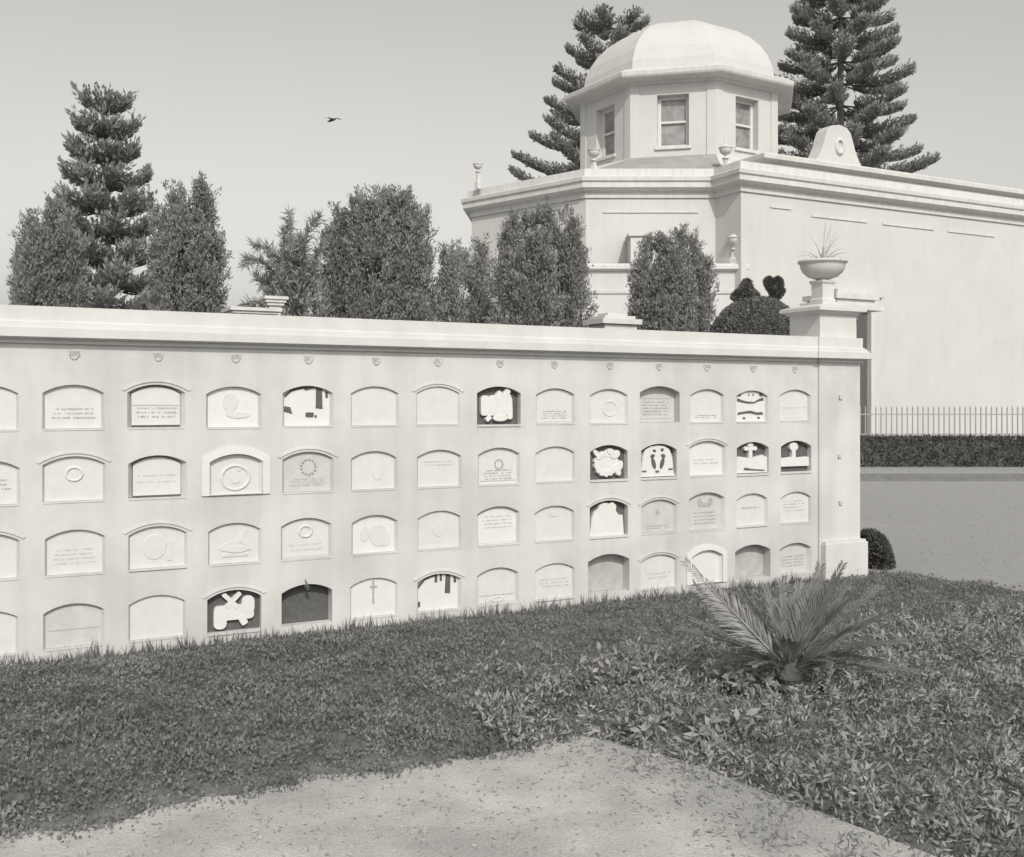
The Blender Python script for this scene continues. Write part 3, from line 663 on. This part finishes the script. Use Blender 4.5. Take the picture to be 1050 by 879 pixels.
tree('cypress_tree', 'low ragged cypress bush between the biggest tree and the many-spired one', 'tree', 474, 22,
     [(458, 256, 14, 0), (475, 252, 13, .1), (493, 245, 13, 0), (466, 268, 18, -.3), (486, 262, 16, .3)], 850, 50, m='cypress2', gap=.55, group=G, inner=.1)
tree('cypress_tree', 'many-spired cypress with light gaps low in its crown, left of the chapel front', 'tree', 556, 21,
     [(560, 211, 15, 0), (543, 216, 16, .2), (574, 212, 12, 0), (588, 222, 11, -.1), (524, 222, 16, .1), (515, 246, 12, 0), (596, 258, 12, .1), (550, 240, 36, -.3), (580, 262, 24, .3), (530, 262, 24, -.2)], 2300, 50, gap=.38, group=G, inner=.12)
tree('cypress_tree', 'small bushy cypress standing in front of the chapel podium', 'tree', 690, 22,
     [(697, 233, 13, 0), (711, 237, 12, .1), (680, 243, 14, 0), (664, 243, 12, .1), (722, 262, 12, 0), (654, 258, 8, 0), (690, 258, 34, -.2), (722, 292, 13, .2), (657, 292, 15, 0)], 1900, 50, gap=.2, group=G, inner=.15)
tree('cypress_tree', 'cypress with a blunt crown beyond the far left of the wall', 'tree', 48, 20.5,
     [(30, 222, 20, 0), (52, 208, 22, .2), (72, 228, 20, -.1), (50, 240, 34, -.4)], 1700, 50, group=G)
# the spiky tree: bare-looking limbs set with stiff needles
sp0 = at(300, 413, 19); sp = empty('spiky_tree', (sp0.x, 19, 0), 'sparse spiky tree with thin upturned limbs, left of the biggest cypress', 'tree', G)
limbs = [[(303, 330), (300, 275), (297, 240), (295, 217)], [(303, 315), (308, 265), (316, 238), (328, 222)], [(300, 310), (285, 265), (270, 252), (254, 247)], [(300, 320), (288, 285), (270, 268), (260, 268), (258, 276)],
         [(298, 325), (280, 300), (266, 288), (259, 280)], [(302, 300), (292, 262), (290, 244), (290, 234)], [(304, 320), (318, 285), (325, 262), (332, 250)], [(304, 325), (312, 290), (314, 262), (312, 246)], [(300, 328), (272, 312), (262, 310), (248, 312)],
         [(300, 322), (292, 292), (282, 276), (276, 262)], [(302, 322), (306, 292), (304, 268), (303, 252)], [(303, 325), (316, 300), (322, 285), (324, 276)], [(301, 322), (290, 300), (277, 290), (272, 282)]]
bm = B(); Q = []
for k, lm in enumerate(limbs):
    dy = random.uniform(-.5, .5); pts = []
    for j, (x, y) in enumerate(lm):
        a_ = at(x, y, 19); pts.append(Vector((a_.x-sp0.x, dy*j/3, a_.z)))
    tube(bm, pts, [.035, .026, .016, .008, .005][:len(pts)], 6)
    for a_, b_ in zip(pts, pts[1:]):
        n_ = int((b_-a_).length*330); s_ = rng.random(n_)[:, None]; c = np.array(a_)*(1-s_) + np.array(b_)*s_
        ax = np.array((b_-a_).normalized()); Q.append(leafquads(c, ax*.8 + rng.normal(size=(n_, 3))*.75, rng.uniform(.10, .26, n_), .022))
tube(bm, [(0, 0, -.1), (.05, 0, 2.4), (.05, 0, 4.3)], [.13, .1, .05]); ob('trunk', bm, M['bark'], sp, True)
Q.append(tufts([(.05, 0, 3.2, 5.3, .55), (-.25, .1, 3.0, 4.9, .45)], 130, 45, .13, .03, inner=.5)); mesh_quads('crown', np.concatenate(Q), M['cypress2'], sp)

# Norfolk pines: whorls of sagging branches with upturned ends
def norfolk(name, label, x, Y, hgt, blen, seed, z_low=2.0, up=.34, nwh=16, taper=.75):
    random.seed(seed); q = at(x, 413, Y); r = empty(name, (q.x, Y, 0), label, 'tree', 'Norfolk pines around the chapel')
    bm = bb = B(); tube(bm, [(0, 0, -.2), (0, 0, hgt*.5), (0, 0, hgt)], [.45, .3, .05], 10); Q = []
    for k in range(nwh):
        f = k/(nwh-1); z = z_low + (hgt-z_low-1)*f; L0 = blen*(1-taper*f**1.2); nb = 7
        for j in range(nb):
            a = 2*math.pi*(j + .5*(k % 2) + random.uniform(-.2, .2))/nb; L_ = L0*random.uniform(.85, 1.08)
            pts = []
            for s_ in np.linspace(0, 1, 9):
                zz = -.16*L_*math.sin(s_*math.pi*.62) + up*L_*max(0, s_-.45)**1.6*1.6
                pts.append(np.array((math.cos(a)*L_*s_, math.sin(a)*L_*s_, z+zz)))
            tube(bb, pts, [.07*(1-s_*.8) for s_ in np.linspace(0, 1, 9)], 5)
            ns = int(L_*5.0); side = np.array((-math.sin(a), math.cos(a), 0))
            for s_ in np.linspace(.22, 1, ns):
                i0 = min(7, int(s_*8)); c0 = pts[i0] + (pts[i0+1]-pts[i0])*(s_*8-i0); fw = unit(pts[i0+1]-pts[i0])
                for sg in (-1, 1, -.35, .35):
                    tl = (.35+.75*(1-abs(s_-.6)))*random.uniform(.6, 1.1)*min(1, (1.12-s_)*3+.25)
                    ax = unit(fw*.75 + side*sg*.8 + np.array((0, 0, .42+random.uniform(0, .3)))); n_ = 15
                    t_ = rng.random(n_)[:, None]*tl; c = c0 + ax*t_ + np.array((0, 0, .22))*(t_/max(tl, .1))**2*tl + rng.normal(size=(n_, 3))*.04
                    Q.append(leafquads(c, ax + np.array((0, 0, .4)) + rng.normal(size=(n_, 3))*.45, rng.uniform(.18, .36, n_), .11))
    ob('trunk', bm, M['bark'], r, True); mesh_quads('crown', np.concatenate(Q), M['pine'], r)
    return r
norfolk('norfolk_pine', 'tall dark Norfolk pine rising behind the left side of the drum', 627, 74, 30, 9.6, 3, z_low=10.0, nwh=11)
norfolk('norfolk_pine', 'tall pale Norfolk pine behind the gable right of the drum', 862, 72, 36, 7.5, 5, z_low=8.0, up=.2, nwh=19)
norfolk('norfolk_pine', 'Norfolk pine whose branch tips reach past the far left cypress', 108, 46, 16.5, 3.2, 9, z_low=3.5, nwh=12)

# clipped dome with two topiary ornaments
q = at(776, 413, 19); tp = empty('topiary_bush', (q.x, 19, 0), 'dark smooth clipped dome bush with two leafy ornaments, left of the urn pier', 'topiary')
zt_ = H + 108/F*19; rx, rz = .90, 1.15; zc = zt_-rz
n_ = 26000; g = unit(rng.normal(size=(n_, 3))); g[:, 2] = np.abs(g[:, 2]); g = g*(np.abs(g)**.0)
e_ = np.stack([g[:, 0]*rx, g[:, 1]*rx, np.sign(g[:, 2])*np.abs(g[:, 2])**.85*rz], 1)*rng.uniform(.93, 1.0, n_)[:, None]
mesh_quads('clipped_dome', leafquads(e_ + np.array((0, 0, zc)), g + rng.normal(size=(n_, 3))*.8, .05, .028), M['topiary'], tp)
bm = B(); lathe(bm, [(.86, .0), (.86, zc), (.84, zc+.3*rz), (.72, zc+.62*rz), (.45, zc+.87*rz), (.05, zc+.97*rz)], n=28); ob('dense_core', bm, M['hedge'], tp, True)
def orn(lst, m_=900):
    Q = []
    for (c, r_) in lst:
        k = int(m_*r_/.1); g = rng.normal(size=(k, 3)); g = unit(g)*rng.random((k, 1))**.4*r_; Q.append(leafquads(np.array(c)+g, g/r_+rng.normal(size=(k, 3))*.5, .06, .03))
    return np.concatenate(Q)
def loc(x, y): a_ = at(x, y, 19); return (a_.x-q.x, 0., a_.z)
mesh_quads('leafy_tuft', orn([(loc(765, 297), .12), (loc(763, 303), .14), (loc(769, 304), .13), (loc(757, 301), .06), (loc(754, 304), .06), (loc(775, 303), .05), (loc(766, 291), .07)]), M['topiary'], tp)
lp = [(793, 309), (793, 306), (792.7, 303), (792.3, 300), (790.5, 297), (788.7, 294), (787, 291), (786.5, 288.5), (788.5, 287), (791, 289), (793, 291), (795, 288.5), (797.5, 287), (799.5, 289), (800, 292.5), (798.8, 295.5), (796.3, 298.3), (794, 300.5)]
mesh_quads('leafy_heart', orn([(loc(x, y), .034) for x, y in lp] + [(loc(796, 305), .03), (loc(798.5, 303), .03), (loc(800.5, 300.5), .028), (loc(802, 298), .022)], 2600), M['topiary'], tp)

# low shrub by the wall's end, clipped hedge and iron fence beyond, trees on the right
def leafbox(nm, O, ux, uy, x0, x1, y0, y1, z1, n, L, W, m, parent):
    u = rng.random(n); f = rng.integers(0, 4, n); a = np.where(f == 1, x0, np.where(f == 2, x1, x0 + (x1-x0)*rng.random(n)))
    b = np.where(f == 0, y0, y0+(y1-y0)*rng.random(n)); z = np.where(f == 3, z1, z1*rng.random(n))
    c = np.stack([O.x + ux.x*a + uy.x*b, O.y + ux.y*a + uy.y*b, z], 1) + rng.normal(size=(n, 3))*.03
    return mesh_quads(nm, leafquads(c, rng.normal(size=(n, 3)) + np.array((0, -.4, .5)), L, W), m, parent)
sh = at(898, 413, 17.6); shr = empty('low_shrub', (sh.x, 17.6, 0), 'low dark round shrub on the ground at the foot of the wall end', 'shrub')
n_ = 9000; g = unit(rng.normal(size=(n_, 3))); g[:, 2] = np.abs(g[:, 2])
mesh_quads('foliage', leafquads(g*np.array((.30, .6, .56))*rng.uniform(.75, 1, n_)[:, None] + np.array((-.08, 0, 0)), g + rng.normal(size=(n_, 3))*.7, .07, .035), M['hedge'], shr)
bm = B(); lathe(bm, [(.05, -.05), (.04, .3)]); ob('stem', bm, M['bark'], shr)
hp = at(862, 413, 44.5); hg = empty('clipped_hedge', (hp.x, 44.2, 0), 'dark clipped hedge in front of the iron railing', 'hedge')
X_ = Vector((1, 0, 0)); Y_ = Vector((0, 1, 0))
bm = B(); box(bm, 0, 14, .05, .6, -.1, 1.15); ob('dense_core', bm, M['hedge'], hg)
leafbox('foliage', Vector((0, 0, 0)), X_, Y_, 0, 14, 0, .65, 1.2, 16000, .14, .07, M['hedge'], hg)
fn = empty('iron_fence', (hp.x, 45.1, 0), 'pale iron railing with pointed bars behind the clipped hedge', 'fence')
bm = B()
for k in range(62):
    x = .12 + k*.225; box(bm, x-.022, x+.022, -.02, .02, 1.0, 2.42); lathe(bm, [(.03, 2.42), (.035, 2.46), (.002, 2.58)], (x, 0, 0), 6)
ob('bars', bm, M['iron'], fn)
for z in (1.35, 2.2):
    bm = B(); box(bm, 0, 14, -.03, .03, z-.025, z+.025); ob('rail', bm, M['iron'], fn)
bm = B(); box(bm, 0, 14, -.15, .15, -.1, .9); ob('fence_base', bm, M['stucco'], fn)

# ------------------------------------------------------------------ ground, paths, planting
def sheet(name, pts, z, m, cuts=0):
    bm = B(); bm.faces.new([bm.verts.new((p_[0], p_[1], z)) for p_ in pts]); o = ob(name, bm, m); return tag(o, kind='structure')
sheet('ground', [(-900, -300), (900, -300), (900, 1500), (-900, 1500)], 0, M['ground'])
QP = 4.36
sheet('path', [wl(-12, QP-.3), wl(16, QP-.3), wl(16, 13.5), wl(-12, 13.5)], .004, M['path'])
bm = B()
for k in range(2):
    y0 = 36.2 + 1.9*k; box(bm, 9, 30, y0, y0+.5, -.05, .10)
tag(ob('kerb', bm, M['kerb']), kind='structure')
# bed of earth under the ground cover, gently humped
def noise2(x, y):
    return (np.sin(x*1.7+y*.9)*np.sin(y*2.1-x*.6) + .5*np.sin(x*4.3+1.3)*np.sin(y*3.9+.7) + .3*np.sin(x*9.1+y*7.3))/1.8
def edge(t): return QP + .07*np.sin(t*2.3) + .05*np.sin(t*6.1+1) + .03*np.sin(t*17) + 5.2/(1+np.exp(-(t-2.35)*6))
def cover_h(t, q):
    e = edge(t); f = np.clip((e-q)/.7, 0, 1); g = np.clip(.3 + q*.9, .3, 1)
    return (.20 + .08*noise2(t*1.3, q*1.3) + .035*noise2(t*4.1+2, q*4.3)) * (f**.5) * g
nt_, nq = 220, 70; bm = B(); grid = []
for i in range(nt_+1):
    t = -9 + 19.2*i/nt_; e = float(edge(np.array(t))); rowv = []
    for j in range(nq+1):
        qq = e*j/nq; hh = float(cover_h(np.array(t), np.array(qq)))*.55 + .008
        rowv.append(bm.verts.new(wl(t, qq, hh)))
    grid.append(rowv)
for i in range(nt_):
    for j in range(nq): bm.faces.new((grid[i][j], grid[i+1][j], grid[i+1][j+1], grid[i][j+1]))
tag(ob('planting_bed', bm, M['earth']), kind='structure')
def world(t, q, z): return np.stack([P1.x + D2.x*t + N2.x*q, P1.y + D2.y*t + N2.y*q, z], 1)
def scatter(n, t0, t1, fq):
    t = rng.uniform(t0, t1, n); return t, rng.random(n)*fq(t)
n_ = 420000; t, qq = scatter(n_, -8, 10, lambda t: edge(t)+.22); hh = cover_h(t, qq); ed_ = edge(t); hh = np.where(qq > ed_-.02, .025*rng.random(n_)+.01, hh); keep = (rng.random(n_) < np.clip((ed_+.22-qq)/.26, .0, 1)**1.2) & (rng.random(n_) < np.clip(.55 + .45*noise2(t*1.9+3, qq*1.9) + .35*noise2(t*7+1, qq*7.3), .08, 1)); t, qq, hh = t[keep], qq[keep], hh[keep]; n_ = len(t)
c = world(t, qq, hh*rng.uniform(.4, 1.0, n_)); dq = rng.normal(size=(n_, 3))*.75 + np.array((0, 0, .75))
tag(mesh_quads('ground_cover', leafquads(c, dq, rng.uniform(.02, .05, n_), rng.uniform(.014, .028, n_)), M['cover']), 'low leafy ground cover filling the bed below the wall', 'ground cover', kind='stuff')
n_ = 45000; t, qq = scatter(n_, -8, 10, edge); qq *= rng.random(n_)**.3; hh = cover_h(t, qq)
c = world(t, qq, hh*.5); dq = rng.normal(size=(n_, 3))*.38 + np.array((0, 0, 1)); ln = rng.uniform(.04, .10, n_)*(1+.6*noise2(t*3, qq*3))
tag(mesh_quads('rough_grass', leafquads(c, dq, ln, rng.uniform(.006, .010, n_)), M['grass']), 'rough grass blades mixed through the ground cover', 'grass', kind='stuff')
n_ = 5200; t = rng.uniform(-9, 10, n_); qq = .02 + np.abs(rng.normal(size=n_))*.06; c = world(t, qq, np.full(n_, .03)); ln = .06+.14*rng.random(n_)**2*(1.2+noise2(t*4, t)); dq = rng.normal(size=(n_, 3))*.3 + np.array((0, 0, 1))
tag(mesh_quads('wall_grass', leafquads(c, dq, ln, .012), M['grass']), 'uneven fringe of grass along the foot of the wall', 'grass', kind='stuff')
# scattered small stones and litter on the path
n_ = 3500; t = rng.uniform(-6, 9, n_); qq = rng.uniform(QP-.1, 7, n_); c = np.concatenate([world(t, qq, np.full(n_, .012)), np.stack([rng.uniform(5, 22, 6000), rng.uniform(15, 43, 6000), np.full(6000, .01)], 1)]); n_ = len(c); dq = rng.normal(size=(n_, 3))*np.array((1, 1, .25))
tag(mesh_quads('path_litter', leafquads(c, dq, rng.uniform(.02, .05, n_), .02), M['dry']), 'dead leaves and chips scattered over the path and the open ground', 'litter', kind='stuff')

# low leafy border in the right foreground
n_ = 120000; t = rng.uniform(1.0, 9, n_); qq = rng.uniform(2.9, 8.6, n_); ok = (qq < edge(t)+.25*rng.random(n_)**2) | ((rng.random(n_) < np.clip((t-1.15)*.55, 0, .85)) & (noise2(t*3.1+1, qq*3.3)+.5*noise2(t*8, qq*8) > .0)); t, qq = t[ok], qq[ok]; n_ = len(t)
cl = noise2(t*2.2+5, qq*2.2) + .6*noise2(t*6.1, qq*6.3+2); ok = cl > -.45+.5*rng.random(n_); t, qq, cl = t[ok], qq[ok], cl[ok]; n_ = len(t)
c = world(t, qq, .03+rng.random(n_)*np.maximum(.06, .17+.2*cl)); dq = rng.normal(size=(n_, 3)) + np.array((0, -.2, .55))
tag(mesh_quads('border_plants', leafquads(c, dq, rng.uniform(.03, .085, n_)*(1+.3*cl), rng.uniform(.012, .026, n_)), M['broad']), 'tangle of broad light leaves between the palm and the path', 'border plants', kind='stuff')
def leafy(x, y, hgt, rad, n, L, W, label, m='broad'):
    Y = F*H/(y-413); q_ = at(x, y, Y); r = empty('leafy_plant', (q_.x, Y, 0), label, 'plant', 'leafy plants by the path')
    bm = B(); tips = []; hgt *= 1.45
    for k in range(max(3, n//16)):
        a = random.uniform(0, 2*math.pi); rr = rad*random.uniform(.2, 1); hh = hgt*random.uniform(.6, 1)
        pts = [(0, 0, 0), (rr*.4*math.cos(a), rr*.4*math.sin(a), hh*.6), (rr*math.cos(a), rr*math.sin(a), hh)]
        tube(bm, pts, [.008, .006, .003], 5); tips.append(pts)
    ob('stems', bm, M['bark'], r); Q = []
    for pts in tips:
        k = 16; s_ = rng.uniform(.25, 1, k)[:, None]; c = np.array(pts[0])*(1-s_)**2 + 2*np.array(pts[1])*s_*(1-s_) + np.array(pts[2])*s_**2
        Q.append(leafquads(c, rng.normal(size=(k, 3)) + np.array((0, -.2, .35)), rng.uniform(.7, 1.2, k)*L, W*rng.uniform(.8, 1.2, k)))
    mesh_quads('leaves', np.concatenate(Q), M[m], r); return r
leafy(622, 722, .34, .26, 130, .10, .04, 'leggy light-leaved plant at the left end of the border, nearest the path')
leafy(668, 765, .22, .28, 160, .08, .04, 'low spreading plant at the path edge, nearest the picture bottom')
leafy(765, 722, .26, .30, 220, .13, .05, 'dense broad-leaved plant just left of the palm trunk')
leafy(735, 775, .26, .34, 220, .11, .05, 'broad-leaved plant near the bottom, below and left of the palm')
leafy(850, 722, .34, .34, 200, .11, .05, 'bushy plant on the right side of the palm trunk')
leafy(660, 712, .2, .25, 120, .10, .035, 'small narrow-leaved plant between the leggy one and the palm')
# the young palm
Yp = 9.40; pc = at(810, 713, Yp); pm = empty('young_palm', (pc.x, Yp, 0), 'young palm with stiff feathery fronds fanning from a short trunk', 'palm')
bm = B(); lathe(bm, [(.11, -.05), (.13, .06), (.10, .11), (.125, .15), (.095, .20), (.12, .25), (.08, .34), (.04, .42)], n=14); ob('trunk', bm, mat('palm_trunk', .09, .95, .4, 20, .8, 40), pm)
def frond(az, el, L_, m, droop=.35, w=.24, nl=40, parent=pm, z0=.30, name='frond', c0=None, roll=0.0):
    d = np.array((math.cos(az)*math.cos(el), math.sin(az)*math.cos(el), math.sin(el))); p_ = np.array((0, 0, z0)) if c0 is None else np.array(c0); pts = [p_]
    for k in range(12):
        p_ = p_ + d*L_/12; pts.append(p_); d = unit(d + np.array((0, 0, -droop/12*1.6)))
    bm = B(); tube(bm, [tuple(x) for x in pts], [.014*(1-k/14) for k in range(13)], 5)
    pts = np.array(pts); Q = []
    for k in range(nl):
        s_ = .16 + .83*k/nl; i0 = min(11, int(s_*12)); c = pts[i0] + (pts[i0+1]-pts[i0])*(s_*12-i0); fw = unit(pts[i0+1]-pts[i0])
        sd = unit(np.cross(fw, (0, 0, 1.))); upv = np.cross(sd, fw); sd, upv = sd*math.cos(roll)+upv*math.sin(roll), upv*math.cos(roll)-sd*math.sin(roll)
        for sg in (-1, 1):
            dl = unit(fw*1.0 + sd*sg*.62 + upv*.30 + rng.normal(size=3)*.07); ll = w*(math.sin(min(1, s_*1.15+.12)*math.pi)*.7+.42)*random.uniform(.85, 1.1)
            nrm = unit(np.cross(dl, sd*sg)+1e-6); sdv = unit(np.cross(dl, upv)); hw = .008
            m_ = c + dl*ll*.5; Q.append([c, m_+sdv*hw, c+dl*ll+np.array((0, 0, -.02)), m_-sdv*hw])
    for q_ in Q: bm.faces.new([bm.verts.new(x) for x in q_])
    me_ = ob(name, bm, M[m], parent); return me_
random.seed(21)
for az, el, L_, m, dr_ in [(174, 47, 1.36, 'palm_l', .03), (170, 43, 1.15, 'palm_l', .06), (190, 20, .8, 'palm', .3), (330, 30, .8, 'palm', .4), (345, 44, .9, 'palm', .3), (222, 34, .6, 'palm', .5), (300, 40, .55, 'palm', .5), (18, 62, 1.1, 'palm', .15), (44, 62, 1.05, 'palm', .15), (178, 33, 1.0, 'palm', .15), (160, 27, 1.05, 'palm', .25), (150, 44, .95, 'palm', .2), (138, 58, .85, 'palm', .15), (112, 64, .8, 'palm', .15), (86, 62, .85, 'palm', .15), (66, 58, .9, 'palm', .15),
                         (52, 52, 1.0, 'palm', .2), (36, 46, 1.1, 'palm', .2), (20, 42, 1.2, 'palm', .2), (8, 33, 1.3, 'palm', .2), (0, 23, 1.25, 'palm', .25), (-12, 15, 1.1, 'palm', .3), (-24, 32, 1.0, 'palm', .3), (200, 30, .8, 'palm', .4),
                         (28, 58, 1.0, 'palm', .15), (12, 50, 1.15, 'palm', .15), (126, 36, 1.0, 'palm', .2), (250, 60, .5, 'palm', .5)]:
    frond(R(az), R(el), L_, m, dr_, roll=R(random.uniform(-25, 25)) if m == 'palm' else R(75))
# a bird high in the sky
b0 = at(341, 123, 60); bd = empty('bird', b0, 'small dark bird flying with spread wings high in the sky', 'bird')
bm = B(); tube(bm, [(-.30, 0, -.10), (-.18, 0, -.07), (0, 0, 0), (.14, 0, .04), (.2, 0, .05)], [.02, .06, .08, .06, .015], 8); ob('body', bm, M['bird'], bd, True)
for sg, pts in ((1, [(.05, 0, .03), (.2, .35, .18), (.36, .75, .2)]), (-1, [(.0, 0, .03), (-.16, -.35, .02), (-.38, -.75, -.10)])):
    bm = B(); a_ = [bm.verts.new((x-.11*(1-k*.35), y, z)) for k, (x, y, z) in enumerate(pts)]; b_ = [bm.verts.new((x+.11*(1-k*.4), y, z+.01)) for k, (x, y, z) in enumerate(pts)]
    c_2 = [bm.verts.new((x, y, z+.05*(1-k*.4))) for k, (x, y, z) in enumerate(pts)]
    for k in range(2):
        for u_, v_ in ((a_, b_), (b_, c_2), (c_2, a_)): bm.faces.new((u_[k], u_[k+1], v_[k+1], v_[k]))
    ob('wing', bm, M['bird'], bd)
